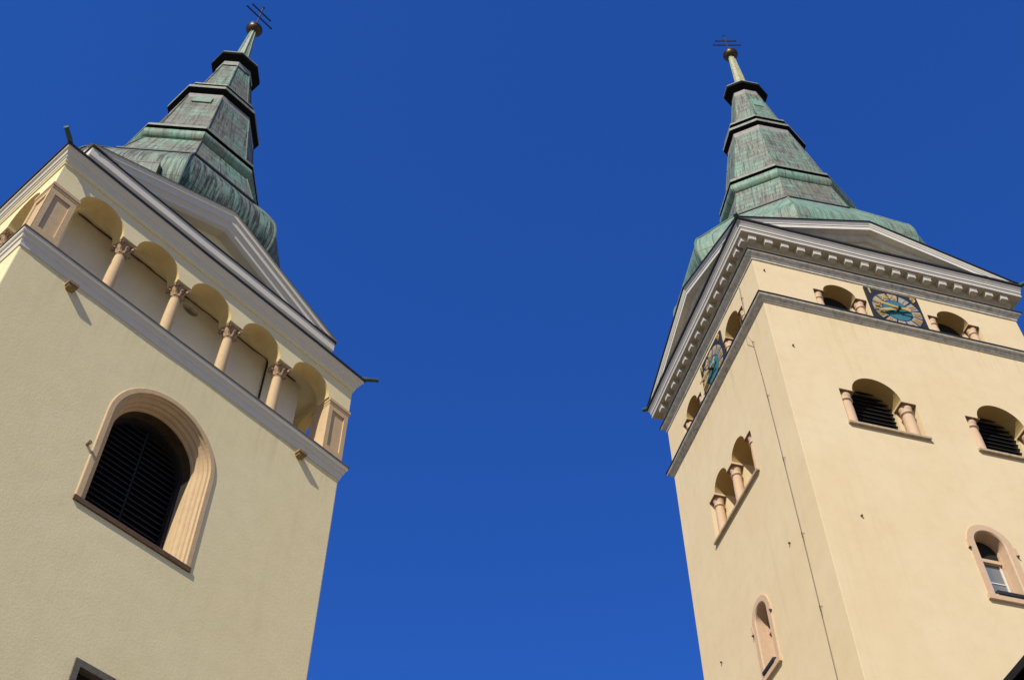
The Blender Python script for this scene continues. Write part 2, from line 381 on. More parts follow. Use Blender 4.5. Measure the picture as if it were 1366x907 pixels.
def build_spire(root, sp, q, mats, cross_rot, cross, ball_r, mast):
    """q: profile numbers of the stages"""
    mb = MB(); sp.solid(mb, round_prof(q['skirt']), 0); sp.ridges(mb, round_prof(q['skirt'])[3:], 0.035)
    sk = mb.build('spire_skirt', mats['skirt'], root, recalc=False)
    mb = MB(); r_, z_ = q['drum'][0]; sp.solid(mb, [(r_ + .02, z_ - .10), (r_ + .10, z_ - .045), (r_ + .10, z_ + .01), (r_ - .05, z_ + .05)], 0)
    mb.build('seam_strip', 'tin', sk, recalc=False)
    mb = MB(); sp.solid(mb, q['drum'], 0); sp.ridges(mb, q['drum'], 0.02)
    dr = mb.build('spire_drum', mats['drum'], root, recalc=False)
    mb = MB(); sp.solid(mb, round_prof(q['roll'], 3), 0, top=True)
    mb.build('roll_moulding', 'copper_roll', dr, recalc=False)
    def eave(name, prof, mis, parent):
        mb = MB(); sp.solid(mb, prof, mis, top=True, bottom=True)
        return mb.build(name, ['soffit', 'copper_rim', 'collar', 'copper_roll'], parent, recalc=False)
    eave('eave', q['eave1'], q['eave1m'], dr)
    mb = MB(); sp.solid(mb, q['sec2'], 0); sp.ridges(mb, q['sec2'], 0.022)
    s2 = mb.build('spire_shaft', mats['shaft'], root, recalc=False)
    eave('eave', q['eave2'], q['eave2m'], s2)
    mb = MB(); sp.solid(mb, q['sec3'], 0); sp.ridges(mb, q['sec3'], 0.02)
    s3 = mb.build('spire_lantern', mats['lantern'], root, recalc=False)
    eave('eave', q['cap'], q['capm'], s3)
    # mast, ball and double-barred cross
    mb = MB(); sp.solid(mb, mast, 0, 8, top=True); sp.ridges(mb, mast[1:], 0.014)
    ms = mb.build('finial_mast', mats['mast'], root, recalc=False)
    mb = MB(); zc = q['ball']; n = 14
    mb.lathe([(max(0.001, ball_r * math.sin(math.pi * k / n)), -ball_r * 0.92 * math.cos(math.pi * k / n)) for k in range(n + 1)], sp.axis(zc), 24)
    mb.lathe([(ball_r * 1.0, -.03), (ball_r * 1.045, -.02), (ball_r * 1.045, .02), (ball_r * 1.0, .03)], sp.axis(zc), 24)
    mb.build('ball', 'gold_ball', ms, smooth=True)
    mb = MB(); z1, z2, z3, l1, l2 = cross
    top = sp.axis(z3); mb.tube([sp.axis(zc + ball_r * .8), top], 0.028, 8)
    mb.lathe([(0.005, -.07), (0.06, 0), (0.005, .09)], top, 10)
    dx = Vector((math.cos(cross_rot), math.sin(cross_rot), 0))
    for z, l in ((z1, l1), (z2, l2)):
        c = sp.axis(z); mb.tube([c - dx * l / 2, c + dx * l / 2], 0.032, 8)
        for sg in (-1, 1):
            mb.lathe([(0.005, -.05), (0.045, 0), (0.005, .05)], c + dx * sg * l / 2, 8)
    mb.build('cross', 'dark_metal', ms)
    return sk, dr, s2, s3, ms

def raking(mb, fn, u0, u1, zb, za, layers, zmin, n=24, mi=0):
    """raking cornice of a gable: layers = (outward d, height below the top line); kept above zmin"""
    um = (u0 + u1) / 2
    us = [u0 + (u1 - u0) * i / n for i in range(n + 1)]
    def top(u): return zb + (za - zb) * (1 - abs(u - um) / (um - u0))
    rows = [[fn(u, d, max(top(u) - h, zmin)) for u in us] for d, h in layers]
    mb.strips(rows, False, mi)
    for k in (0, n):
        pass

# ------------------------------------------------------------------ ground
mb = MB(); S = 1500
mb.add([(-S, -S, 0), (S, -S, 0), (S, S, 0), (-S, S, 0)], [(0, 1, 2, 3)])
gm_, n_, b_ = new_mat('pale_paving_stone')
tc_ = N(n_, "ShaderNodeTexCoord").outputs['Object']
br_ = N(n_, "ShaderNodeTexBrick"); br_.inputs['Scale'].default_value = 2.0
br_.inputs['Color1'].default_value = (0.17, 0.15, 0.12, 1); br_.inputs['Color2'].default_value = (0.20, 0.175, 0.14, 1); br_.inputs['Mortar'].default_value = (0.18, 0.16, 0.13, 1)
n_.links.new(tc_, br_.inputs['Vector'])
n_.links.new(mixc(n_, noise(n_, tc_, 0.3, 4), br_.outputs['Color'], (0.15, 0.13, 0.10)), b_.inputs['Base Color']); b_.inputs['Roughness'].default_value = 0.9
tag(mb.build('ground', gm_), 'pale paved square at the foot of the towers', None, None, 'structure')

# ================================================================== LEFT TOWER
LW, LD = 8.96, 8.66
LR = bpy.data.objects.new('gallery_tower', None); COL.objects.link(LR)
LR.location = (-9.992, 13.846, 0); LR.rotation_euler = (0, 0, 0.85984); LR.empty_display_size = 1
tag(LR, 'yellow roughcast church tower with open arcaded gallery above one large arched louvred window', 'church tower')
FL = faces(LW, LD)
# main shaft of the tower
mb = MB(); mb.box(0, LW, 0, LD, -0.5, 22.28)
wall = mb.build('wall', 'wall_left', LR); bevel(wall, 0.03, 2)
WC, WH, WZ0, WZS = 4.34, 1.36, 16.95, 19.34           # big window: centre, half width, sill, springing
c1 = MB(); c1.prism(arch(WC, WH - 0.02, WZ0, WZS, 28), 0.5, -1.6, FL['A'])
c2 = MB(); c2.box(4.13, 4.87, -0.3, 0.55, 11.9, 13.89)
c3 = MB(); c3.prism(arch(4.34, 1.2, WZ0, WZS, 24), 0.5, -1.2, FL['B'])
cut(wall, [c1, c2, c3])
# lower string cornice (gallery floor edge)
mb = MB()
ring_mould(mb, LW, LD, [(-.04, 21.80), (.025, 21.80), (.03, 21.86), (.045, 21.92), (.045, 21.97), (.075, 21.985), (.085, 22.03), (.085, 22.08), (.115, 22.10), (.135, 22.13), (.135, 22.225)])
ring_mould(mb, LW, LD, [(.135, 22.225), (.16, 22.225), (.16, 22.255), (-.1, 22.33)], 0, 1)
mb.build('string_course', ['white_trim', 'grey_stone'], LR)
mb = MB(); mb.box(.02, LW - .02, .02, LD - .02, 22.24, 22.345); mb.build('gallery_floor', 'gallery_plaster', LR)
# gallery: core, outer arcade wall, ceiling
mb = MB(); mb.box(.95, LW - .95, .95, LD - .95, 22.2, 25.2)
core = mb.build('gallery_core', 'gallery_plaster', LR)
mb = MB(); cc = FL['A'](4.43, -0.95, 24.79)
cu = MB(); cu.prism([(4.42 + .23 * math.cos(2 * math.pi * k / 20), 24.80 + .16 * math.sin(2 * math.pi * k / 20)) for k in range(20)], -.6, -1.6, FL['A'])
cut(core, [cu])
mb = MB(); mb.prism([(4.42 + .30 * math.cos(2 * math.pi * k / 20), 24.80 + .26 * math.sin(2 * math.pi * k / 20)) for k in range(20)], -1.25, -1.3, FL['A'])
mb.build('oculus', 'void', LR)
ZSP = 24.19
mb = MB(); mb.box(0, LW, 0, LD, ZSP + .004, 25.30)
gw = mb.build('arcade_wall', 'wall_left', LR)
cuts = []
c0 = MB(); c0.box(.44, LW - .28, .44, LD - .44, 22.0, 25.12); cuts.append(c0)
baysA = [1.25, 2.84, 4.425, 6.01, 7.64]; colsA = [2.05, 3.63, 5.22, 6.80]
kB = LD / LW
for k, u in enumerate(baysA):
    hw = 0.6 if 0 < k < 4 else 0.605
    for f, L_, sc in (('A', LW, 1), ('C', LD, kB), ('B', LD, kB), ('D', LW, 1)):
        c = MB(); c.prism(arch(u * sc, hw * sc, 23.5, ZSP, 22, 0.72 if f == 'C' else 0.6), 0.3, -.75, FL[f]); cuts.append(c)
cut(gw, cuts)
# downward arch faces get a warmer, darker ochre than the wall
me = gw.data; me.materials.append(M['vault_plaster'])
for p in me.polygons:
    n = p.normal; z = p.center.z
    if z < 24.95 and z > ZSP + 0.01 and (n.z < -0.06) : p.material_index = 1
# corner piers
for (px, py) in ((0, 0), (LW, 0), (LW, LD), (0, LD)):
    sx = 1 if px == 0 else -1; sy = 1 if py == 0 else -1
    P = lambda a, b_, z: (px + sx * a, py + sy * b_, z)
    mb = MB(); w = .64; i0, i1 = .12, .52; dp = .035
    # shaft with a sunk panel on both street faces
    def panel_face(fn):
        o = [(0, 22.3), (w, 22.3), (w, 23.98), (0, 23.98)]; q = [(i0, 22.62), (i1, 22.62), (i1, 23.86), (i0, 23.86)]
        V = [fn(u, 0, z) for u, z in o] + [fn(u, 0, z) for u, z in q] + [fn(u, dp, z) for u, z in q]
        mb.add(V, [(0, 1, 5, 4), (1, 2, 6, 5), (2, 3, 7, 6), (3, 0, 4, 7), (4, 5, 9, 8), (5, 6, 10, 9), (6, 7, 11, 10), (7, 4, 8, 11), (8, 9, 10, 11)])
    e_ = -0.008
    panel_face(lambda u, d, z: P(u + 0.0, e_ + d, z)); panel_face(lambda u, d, z: P(e_ + d, u, z))
    mb.add([P(w, e_, 22.3), P(w, w, 22.3), P(w, w, 23.98), P(w, e_, 23.98)], [(0, 1, 2, 3)])
    mb.add([P(e_, w, 22.3), P(w, w, 22.3), P(w, w, 23.98), P(e_, w, 23.98)], [(0, 1, 2, 3)])
    pier = mb.build('corner_pier', 'sandstone', LR)
    mb = MB()
    for a0, a1, z0, z1 in ((-.035, w + .035, 24.10, ZSP), (-.018, w + .018, 24.03, 24.10), (-.008, w + .008, 23.98, 24.03)):
        mb.box(a0, a1, a0, a1, z0, z1, 0, P)
    cp = mb.build('capital', 'sandstone', pier)
# columns with carved capitals
def column_L():
    mb = MB()
    mb.lathe([(.137, 22.40), (.139, 22.6), (.137, 23.0), (.124, 23.55), (.116, 23.74)], n=24)
    o = mb.build('arcade_column', 'sandstone', LR, smooth=True)
    b = MB(); b.box(-.19, .19, -.19, .19, 22.28, 22.34)
    b.lathe([(.18, 22.34), (.192, 22.36), (.18, 22.385), (.155, 22.395), (.162, 22.42), (.137, 22.44)], n=24)
    b.build('base', 'sandstone', o)
    c = MB()
    c.lathe([(.116, 23.74), (.138, 23.75), (.138, 23.78), (.118, 23.79), (.128, 23.86), (.165, 23.96), (.20, 24.06), (.19, 24.11)], n=24)
    for k in range(8):                               # acanthus leaves and corner volutes
        a = math.pi / 4 * k; big = k % 2
        rr = .155; ax, ay = math.cos(a), math.sin(a); tx, ty = -ay, ax
        z0, h, w_, out = 23.80, (.25 if big else .17), .06, (.13 if big else .075)
        pts = []
        for t in (0, .35, .7, .92, 1.0, .9):
            j = len(pts)
            r_ = rr + out * (t ** 2) + (.03 if j == 4 else 0) + (.035 if j == 5 else 0)
            z = z0 + h * (t if j < 5 else .86)
            ww = w_ * (1 - .45 * t)
            pts.append((r_, z, ww))
        rows = []
        for r_, z, ww in pts:
            rows.append([(ax * (r_ - .02) + tx * ww, ay * (r_ - .02) + ty * ww, z), (ax * (r_ + .015), ay * (r_ + .015), z), (ax * (r_ - .02) - tx * ww, ay * (r_ - .02) - ty * ww, z)])
        c.strips(rows)
        rows2 = [[(x * .93, y * .93, z - .012) for x, y, z in r_] for r_ in rows]; c.strips(rows2)
        if big:
            q = Vector((ax * .245, ay * .245, 24.06)); c.tube([q - Vector((tx, ty, 0)) * .04, q + Vector((tx, ty, 0)) * .04], .045, 10)
    # abacus with hollowed sides
    pts = []
    for k in range(4):
        a = math.pi / 2 * k + math.pi / 4
        x0, y0 = math.cos(a), math.sin(a)
        pts.append((x0 * .335, y0 * .335))
        b2 = a + math.pi / 4
        pts.append((math.cos(b2) * .195, math.sin(b2) * .195))
    V = [(x, y, 24.11) for x, y in pts] + [(x, y, ZSP) for x, y in pts]; m_ = len(pts)
    c.add(V, [tuple(range(m_))[::-1], tuple(range(m_, 2 * m_))] + [(i, (i + 1) % m_, m_ + (i + 1) % m_, m_ + i) for i in range(m_)])
    c.v = [(x * .86, y * .86, z) for x, y, z in c.v]
    c.build('capital', 'capital_stone', o)
    return o
col0 = column_L(); first = True
for f, sc in (('A', 1), ('C', kB), ('B', kB), ('D', 1)):
    for u in colsA:
        p = Vector(FL[f](u * sc, -.215, 0))
        if first: col0.location = p; first = False; continue
        c = add_copy(col0, LR, p)
        for ch in list(col0.children): add_copy(ch, c)
mb = MB(); pts = []; x = 1.0
while x < LW - 1.0:
    pts.append((x, .93, 25.085 + random.uniform(-.02, .015))); x += random.uniform(.12, .3)
mb.tube(pts, [random.choice((.010, .014, .022)) for _ in pts], 6); mb.build('cable', 'brown_stone', LR)
mb = MB(); mb.tube([(6.86, .925, 22.3), (6.86, .925, 25.08)], .025, 8); mb.build('conduit', 'dark_metal', LR)

# main cornice with dark tin edge
mb = MB()
ring_mould(mb, LW, LD, [(-.02, 24.97), (.03, 24.97), (.03, 25.03), (.055, 25.06)], 0, 2)
ring_mould(mb, LW, LD, [(.055, 25.06), (.06, 25.13), (.085, 25.15), (.085, 25.21), (.115, 25.23), (.14, 25.30), (.18, 25.33), (.19, 25.345), (.19, 25.41)])
ring_mould(mb, LW, LD, [(.19, 25.41), (.225, 25.41), (.23, 25.46), (.15, 25.49), (-.7, 25.62)], 0, 1)
mb.build('cornice', ['white_trim', 'tin', 'wall_left'], LR)
# attic, pediments
AI = .60
mb = MB(); mb.box(AI, LW - AI, AI, LD - AI, 25.5, 26.7)
mb.build('attic', 'white_trim', LR)
mb = MB()
ring_mould(mb, LW, LD, [(-.02, 26.42), (.04, 26.42), (.05, 26.5), (.10, 26.56), (.13, 26.6), (.13, 26.9)], AI)
ring_mould(mb, LW, LD, [(.13, 26.9), (.16, 26.9), (.16, 26.94), (-.1, 26.97)], AI, 1)
mb.build('attic_cornice', ['white_trim', 'tin'], LR)
lay = [(-.6, 0), (.20, 0), (.20, .04), (.17, .04), (.17, .20), (.15, .22), (.12, .27), (.12, .42), (.09, .45), (.04, .54), (.03, .64), (.0, .67), (-.06, .72), (-.50, .74)]
for f, L_ in (('A', LW), ('B', LD), ('C', LD), ('D', LW)):
    fn = lambda u, d, z, f=f: FL[f](u, d - AI, z)
    mb = MB(); a0, a1 = AI - .15, L_ - AI + .15; mid = L_ / 2
    mb.prism([(a0 + .2, 26.9), (a1 - .2, 26.9), (mid, 28.3)], -.32, -.62, fn)
    pd = mb.build('pediment', 'wall_left', LR)
    mb = MB(); raking(mb, fn, a0, a1, 26.97, 28.70, lay[2:], 26.975, 40)
    raking(mb, fn, a0, a1, 26.97, 28.70, lay[:3], 26.975, 40, 1)
    mb.build('raking_cornice', ['white_trim', 'spout'], pd)
# crossing gable roofs
mb = MB(); a0 = AI - .13
mb.prism([(a0, 26.96), (LW - a0, 26.96), (LW / 2, 28.68)], -a0 - .68, -(LD - a0) + .68, FL['A'])
mb.prism([(a0, 26.96), (LD - a0, 26.96), (LD / 2, 28.678)], -a0 - .681, -(LW - a0) + .681, FL['B'])
mb.build('gable_roof', 'roofcopper', LR)
# copper water spouts at the four eaves corners
for k, (px, py, sx, sy) in enumerate(((0, 0, -1, -1), (LW, 0, 1, -1), (LW, LD, 1, 1), (0, LD, -1, 1))):
    mb = MB()
    p0 = Vector((px - sx * .1, py - sy * .1, 25.50)); p1 = Vector((px + sx * .24, py + sy * .24, 25.50)); p2 = Vector((px + sx * .46, py + sy * .40, 25.54))
    mb.tube([p0, p1, p2], [.07, .06, .05], 10); mb.tube([p2 - (p2 - p1) * .05, p2 + (p2 - p1) * .08], .062, 10)
    mb.build('water_spout', 'spout', LR)
# stone corbels under the string course
def corbel():
    mb = MB()
    mb.box(-.12, .12, -.17, .05, -.02, .05)
    mb.prism([(-.09, 0.0), (.09, 0.0), (.09, -.06), (.0, -.10), (-.09, -.06)], .14, -.05, lambda u, d, z: (u, -d, z - .02))
    return mb.build('corbel', 'corbel_stone', LR)
cb = corbel(); cb.location = (1.27, 0, 21.62)
add_copy(cb, LR, (7.70, 0, 21.66))
# big arched bell window
prof = [(-.015, -.02), (0, .02), (.015, .03), (.12, .03), (.13, .02), (.135, -.02), (.175, -.03), (.18, -.07), (.20, -.10), (.225, -.11), (.245, -.13), (.25, -.18),
        (.27, -.19), (.295, -.21), (.31, -.25), (.315, -.29), (.345, -.31), (.355, -.35), (.36, -.90)]
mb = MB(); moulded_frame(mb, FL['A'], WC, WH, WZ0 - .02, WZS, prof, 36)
bw = mb.build('bell_window', ['sandstone', 'shade_soot_stone'], LR, smooth=False)
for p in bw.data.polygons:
    if p.center.y > .40 and p.center.z > WZS - .10: p.material_index = 1  # upper reveal blackened to stand in for its shade, along with some soot
mb = MB()                                                     # louvre leaves: two stacks of slats behind a middle post
for k in range(26):
    z = 16.9 + k * .145
    for x0, x1 in ((WC - 1.09, WC - .02), (WC + .02, WC + 1.09)):
        hw = 1.09 if z < WZS else math.sqrt(max(.02, 1.09 ** 2 - (z - WZS) ** 2))
        xa, xb = max(x0, WC - hw), min(x1, WC + hw)
        if xb - xa < .05: continue
        w1, w2 = random.uniform(-.008, .008), random.uniform(-.008, .008)
        V = [FL['A'](u, d, zz + w) for u, w in ((xa, w1), (xb, w2)) for d, zz in ((-.86, z), (-.75, z - .12), (-.75, z - .09), (-.86, z + .03))]
        mb.add(V, [(0, 1, 2, 3), (7, 6, 5, 4), (0, 4, 5, 1), (1, 5, 6, 2), (2, 6, 7, 3), (3, 7, 4, 0)])
mb.box(WC - .018, WC + .018, .775, .88, 16.9, 20.3)
mb.build('louvre', 'louvre', bw)
mb = MB(); moulded_frame(mb, FL['A'], WC, WH, WZ0, WZS, [(.352, -.62), (.43, -.62), (.43, -.74), (.352, -.74)], 30); mb.build('shade_lining', 'louvre', bw)  # added black lining that stands in for shade in the deep reveal
mb = MB(); mb.prism(arch(WC, 1.325, 16.96, WZS), -.89, -.93, FL['A']); mb.build('back_board', 'void', bw)
def sill_piece(mb, f, u0, u1, zt, proj, th, slope, dep):
    V = [f(u, d, z) for u in (u0, u1) for d, z in ((-dep, zt + slope), (proj, zt - .02), (proj, zt - th), (-dep, zt - th))]
    mb.add(V, [(0, 1, 2, 3), (7, 6, 5, 4), (0, 4, 5, 1), (1, 5, 6, 2), (2, 6, 7, 3), (3, 7, 4, 0)])
mb = MB(); sill_piece(mb, FL['A'], WC - WH - .01, WC + WH + .01, 17.02, .04, .13, .16, 1.05)
mb.build('sill', 'brown_stone', bw)
mb = MB(); moulded_frame(mb, FL['B'], 4.34, 1.22, WZ0 - .02, WZS, prof, 28)
bwB = mb.build('bell_window', 'sandstone', LR)
mb = MB(); mb.prism(arch(4.34, .9, 16.9, WZS), -.86, -.9, FL['B']); mb.build('back_board', 'void', bwB)
# small square window at the lower edge
mb = MB(); fr = [(4.03, 13.99), (4.97, 13.99), (4.97, 11.8), (4.03, 11.8)]; fi = [(4.15, 13.87), (4.85, 13.87), (4.85, 11.92), (4.15, 11.92)]
rows = [[FL['A'](u, d, z) for u, z in P_] for P_, d in ((fr, -.02), (fr, .04), (fi, .03), (fi, -.15))]
mb.strips(rows, True); lw = mb.build('small_window', 'grey_stone', LR)
mb = MB(); mb.box(4.1, 4.9, .16, .19, 11.9, 13.9); mb.build('pane', 'void', lw)
# iron peg in the wall
mb = MB(); mb.tube([(0, .05, 0), (0, -.11, -.005)], .035, 10); mb.tube([(0, -.09, -.004), (0, -.115, -.005)], .042, 10)
pg = mb.build('wall_peg', 'corbel_stone', LR); pg.location = (2.85, 0, 18.22)
# spire
sl_ = Spire(4.5132, 4.2871, 28.0, 0.0112, -0.0044, 0.0237, 0.931)
qL = dict(skirt=[(3.3, 27.9), (3.62, 28.35), (3.88, 28.75), (4.03, 29.2), (4.055, 29.72), (3.93, 30.22), (3.66, 30.72), (3.30, 31.25), (2.95, 31.70), (2.86, 31.80)],
          drum=[(2.90, 31.82), (2.285, 33.56)],
          roll=[(2.24, 33.50), (2.36, 33.58), (2.435, 33.72), (2.435, 33.86), (2.37, 34.0), (2.28, 34.05)],
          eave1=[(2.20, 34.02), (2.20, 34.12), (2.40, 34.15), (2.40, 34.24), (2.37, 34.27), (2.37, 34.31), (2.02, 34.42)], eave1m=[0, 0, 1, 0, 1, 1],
          sec2=[(2.06, 34.35), (1.50, 37.63)],
          eave2=[(1.525, 37.42), (1.49, 37.84), (1.47, 37.87), (1.47, 37.93), (1.64, 38.06), (1.645, 38.19), (1.60, 38.24), (1.46, 38.36), (1.34, 38.50), (1.46, 38.60), (1.46, 38.68), (1.10, 38.85)],
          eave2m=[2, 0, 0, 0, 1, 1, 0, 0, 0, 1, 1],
          sec3=[(1.19, 38.75), (.705, 41.42)],
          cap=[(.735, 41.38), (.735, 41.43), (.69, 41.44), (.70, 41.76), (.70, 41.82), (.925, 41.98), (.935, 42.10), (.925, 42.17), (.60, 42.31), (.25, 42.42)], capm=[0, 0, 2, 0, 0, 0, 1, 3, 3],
          ball=45.87)
sk, dr, s2, s3, ms = build_spire(LR, sl_, qL, dict(skirt='copper_skirt', drum='copper_mid', shaft='copper_dark', lantern='copper_mid', mast='mast_green'),
            0.0, (47.02, 47.5, 47.95, 1.25, .92), .305, [(.36, 42.36), (.30, 42.6), (.095, 45.62)])
ap = math.cos(R(22.5))
mb = MB(); sl_.plate(mb, 45, 1.595 * ap, 37.05, 1.52 * ap, 37.48, .62, .05, 0.0); mb.build('hatch', 'copper_pale', s2)
mb = MB(); sl_.plate(mb, 45, 4.02 * ap, 28.85, 4.06 * ap, 29.4, .95, .13, -.40); mb.build('hatch', 'copper_dark', sk)

# ================================================================== RIGHT TOWER
RW, RD = 9.0, 7.45
RR = bpy.data.objects.new('clock_tower', None); COL.objects.link(RR)
RR.location = (7.3148, 21.115, 0); RR.rotation_euler = (0, 0, 0.26938)
tag(RR, 'cream plastered church tower with square clock faces under a dentilled cornice', 'church tower')
FR = faces(RW, RD)
mb = MB(); mb.box(0, RW, 0, RD, -.5, 31.9)
wall = mb.build('wall', 'wall_right', RR); bevel(wall, 0.008, 1)
# louvred double-column windows etc: face, centre, half spacing of columns, column radius, sill z, abacus top z, arch r, rise, depth, kind
belfry = [('A', 2.77, .92, .17, 24.84, 26.17, .735, .735, 'louvre'), ('A', 6.57, .92, .17, 24.84, 26.17, .735, .735, 'louvre')]
opens = [('A', 2.72, .69, .135, 29.70, 30.80, .54, .46), ('A', 6.53, .69, .135, 29.70, 30.80, .54, .46),
         ('B', 1.97, .64, .125, 29.70, 30.76, .50, .46), ('B', 5.45, .60, .125, 29.70, 30.64, .47, .46)]
cuts = []
def niche_cut(f, cols, cr, z0, za, arcs, dn, da):
    """shallow notch for the columns plus deeper arched openings"""
    c = MB(); c.box(cols[0] - cr - .06, cols[-1] + cr + .06, -.3, dn, z0, za, 0, lambda x, y, z: FR[f](x, -y, z)); cuts.append(c)
    for (u, r, rise) in arcs:
        c = MB(); c.prism(arch(u, r, z0 + .002, za - .003, 24, rise), .3, -da, FR[f]); cuts.append(c)
for (f, c, h, cr, z0, za, r, rise, k) in belfry: niche_cut(f, [c - h, c + h], cr, z0, za, [(c, r, rise)], .40, .85)
for (f, c, h, cr, z0, za, r, rise) in opens: niche_cut(f, [c - h, c + h], cr, z0, za, [(c, r, rise)], .32, .8)
DB = (2.46, 3.80, 5.13)
niche_cut('B', DB, .145, 24.84, 26.36, [(3.13, .47, .46), (4.465, .47, .46)], .36, .85)
LWA = ('A', 4.52, .62, .41, 19.62, 21.26); LWB = ('B', 3.66, .52, .33, 19.36, 20.96)
for f, c, ro, ri, z0, zs in (LWA, LWB):
    k = MB(); k.prism(arch(c, ri, z0, zs, 24), .3, -.9, FR[f]); cuts.append(k)
cut(wall, cuts)
def column_R(r, z0, za, hw):
    """stone column, moulded bell capital and dark slab abacus; bottom at z=0"""
    h = za - z0; mb = MB()
    mb.lathe([(r * 1.02, 0), (r, .05), (r * .99, h * .5), (r * .9, h - .36), (r * .9, h - .33), (r * 1.12, h - .32), (r * 1.15, h - .29), (r * 1.1, h - .27), (r * .93, h - .26), (r * .95, h - .20), (r * 1.12, h - .10), (hw * .93, h - .055)], n=24)
    mb.box(-hw, hw, -hw, hw, h - .055, h - .004, 1)
    mb.box(-hw - .025, hw + .025, -hw - .025, hw + .025, h - .035, h - .006, 1)
    return mb
def place_cols(win, f, us, r, z0, za, hw, dep):
    o = column_R(r, z0, za, hw).build('column', ['pink_stone', 'abacus_stone'], win, smooth=True)
    for p in o.data.polygons:
        if p.material_index == 1: p.use_smooth = False
    o.location = FR[f](us[0], -dep, z0)
    for u in us[1:]: add_copy(o, win, FR[f](u, -dep, z0))
for (f, c, h, cr, z0, za, r, rise, kind) in belfry:
    mb = MB()
    for i in range(13):
        z = z0 + i * .165
        V = [FR[f](u, d, zz) for u in (c - r - .02, c + r + .02) for d, zz in ((-.60, z + .09), (-.48, z), (-.48, z + .025), (-.60, z + .115))]
        mb.add(V, [(0, 1, 2, 3), (7, 6, 5, 4), (0, 4, 5, 1), (1, 5, 6, 2), (2, 6, 7, 3), (3, 7, 4, 0)])
    wn = mb.build('louvred_window', 'louvre', RR)
    mb = MB(); mb.prism(arch(c, r + .01, z0, za), -.64, -.67, FR[f]); mb.build('back_board', 'void', wn)
    mb = MB(); sill_piece(mb, FR[f], c - h - cr - .10, c + h + cr + .10, z0 + .0, .09, .09, .02, .3); mb.build('sill', 'sill_stone', wn)
    place_cols(wn, f, [c - h, c + h], cr, z0, za, cr + .025, cr + .03)
for (f, c, h, cr, z0, za, r, rise) in opens:
    mb = MB(); mb.prism(arch(c, r + .01, z0 + .01, za, 20, rise), -.50, -.54, FR[f]); wn = mb.build('arched_opening', 'void', RR)
    place_cols(wn, f, [c - h, c + h], cr, z0 + .02, za, cr + .02, cr + .03)
mb = MB()
for u in (3.13, 4.465): mb.prism(arch(u, .48, 24.85, 26.36, 20, .46), -.74, -.78, FR['B'])
wn = mb.build('double_window', 'wall_right', RR)
place_cols(wn, 'B', list(DB), .145, 24.84, 26.36, .18, .18)
mb = MB(); sill_piece(mb, FR['B'], 2.2, 5.38, 24.84, .09, .09, .02, .3); mb.build('sill', 'sill_stone', wn)
# lower round-headed windows with stone surrounds
def low_window(f, c, ro, ri, z0, zs, glazed):
    fn = FR[f]; mb = MB()
    rows = [[fn(u, d, z) for u, z in arch(c, w_, z0, zs, 24)] for w_, d in ((ro, -.02), (ro, .03), (ri + .03, .03), (ri, .0), (ri - .012, -.27), (ri - .03, -.27), (ri - .035, -.62))]
    mb.strips(rows)
    for sg in (-1, 1):
        u = c + sg * (ro - .02); mb.box(min(u, u + sg * .07), max(u, u + sg * .07), -.02, .05, zs - .23, zs - .0, 0, fn)
    o = mb.build('arched_window', 'pink_stone', RR)
    for sg in (-1, 1):                                     # small dark pegs below the imposts
        m_ = MB(); m_.tube([fn(c + sg * (ro + .035), -.01, zs - .25), fn(c + sg * (ro + .035), .07, zs - .25)], .022, 8); m_.build('impost_peg', 'brown_stone', o)
    m_ = MB(); sill_piece(m_, fn, c - ro - .05, c + ro + .05, z0 + .0, .08, .17, .01, .3); m_.build('sill', 'pink_stone', o)
    m_ = MB(); sill_piece(m_, fn, c - ri, c + ri, z0 + .10, .11, .11, .10, .4); m_.build('sill_flashing', 'tin', o)
    m_ = MB(); d0 = -.34; w_ = ri - .045; zt = zs - .32
    m_.box(c - w_, c - w_ + .05, d0 - .05, d0, z0 + .05, zt, 0, fn); m_.box(c + w_ - .05, c + w_, d0 - .05, d0, z0 + .05, zt, 0, fn)
    m_.box(c - w_ + .05, c + w_ - .05, d0 - .05, d0, z0 + .05, z0 + .13, 0, fn)
    m_.box(c - w_ + .05, c + w_ - .05, d0 - .04, d0 - .01, z0 + .72, z0 + .75, 0, fn)
    fr_ = m_.build('window_frame', 'window_white', o)
    m_ = MB(); m_.box(c - w_, c + w_, d0 - .08, d0 + .06, zt, zt + .1, 0, fn); m_.build('transom', 'pink_stone', o)
    m_ = MB(); m_.box(c - w_ + .02, c + w_ - .02, d0 - .035, d0 - .025, z0 + .06, zt, 0, fn); m_.build('pane', 'glass', o)
    m_ = MB(); m_.prism(arch(c, ri + .02, zt + .05, zs, 20), -.34, -.38, fn); m_.build('back_board', 'void', o)
me = wall.data; me.materials.append(M['niche_shade_ochre'])
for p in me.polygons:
    if p.normal.z < -0.08 and p.center.z > 24 and p.center.z < 31.5: p.material_index = 1  # niche shade put into the colour: downward faces get a darker ochre
low_window(*LWA, True); low_window(*LWB, True)
# string course below the clock storey
mb = MB()
ring_mould(mb, RW, RD, [(-.05, 29.47), (.03, 29.47), (.035, 29.51), (.075, 29.53), (.08, 29.56), (.10, 29.57), (.105, 29.615), (.16, 29.63), (.175, 29.66), (.175, 29.71)])
ring_mould(mb, RW, RD, [(.175, 29.71), (.205, 29.71), (.205, 29.74), (-.1, 29.80)], 0, 1)
mb.build('string_course', ['string_grey', 'tin'], RR)
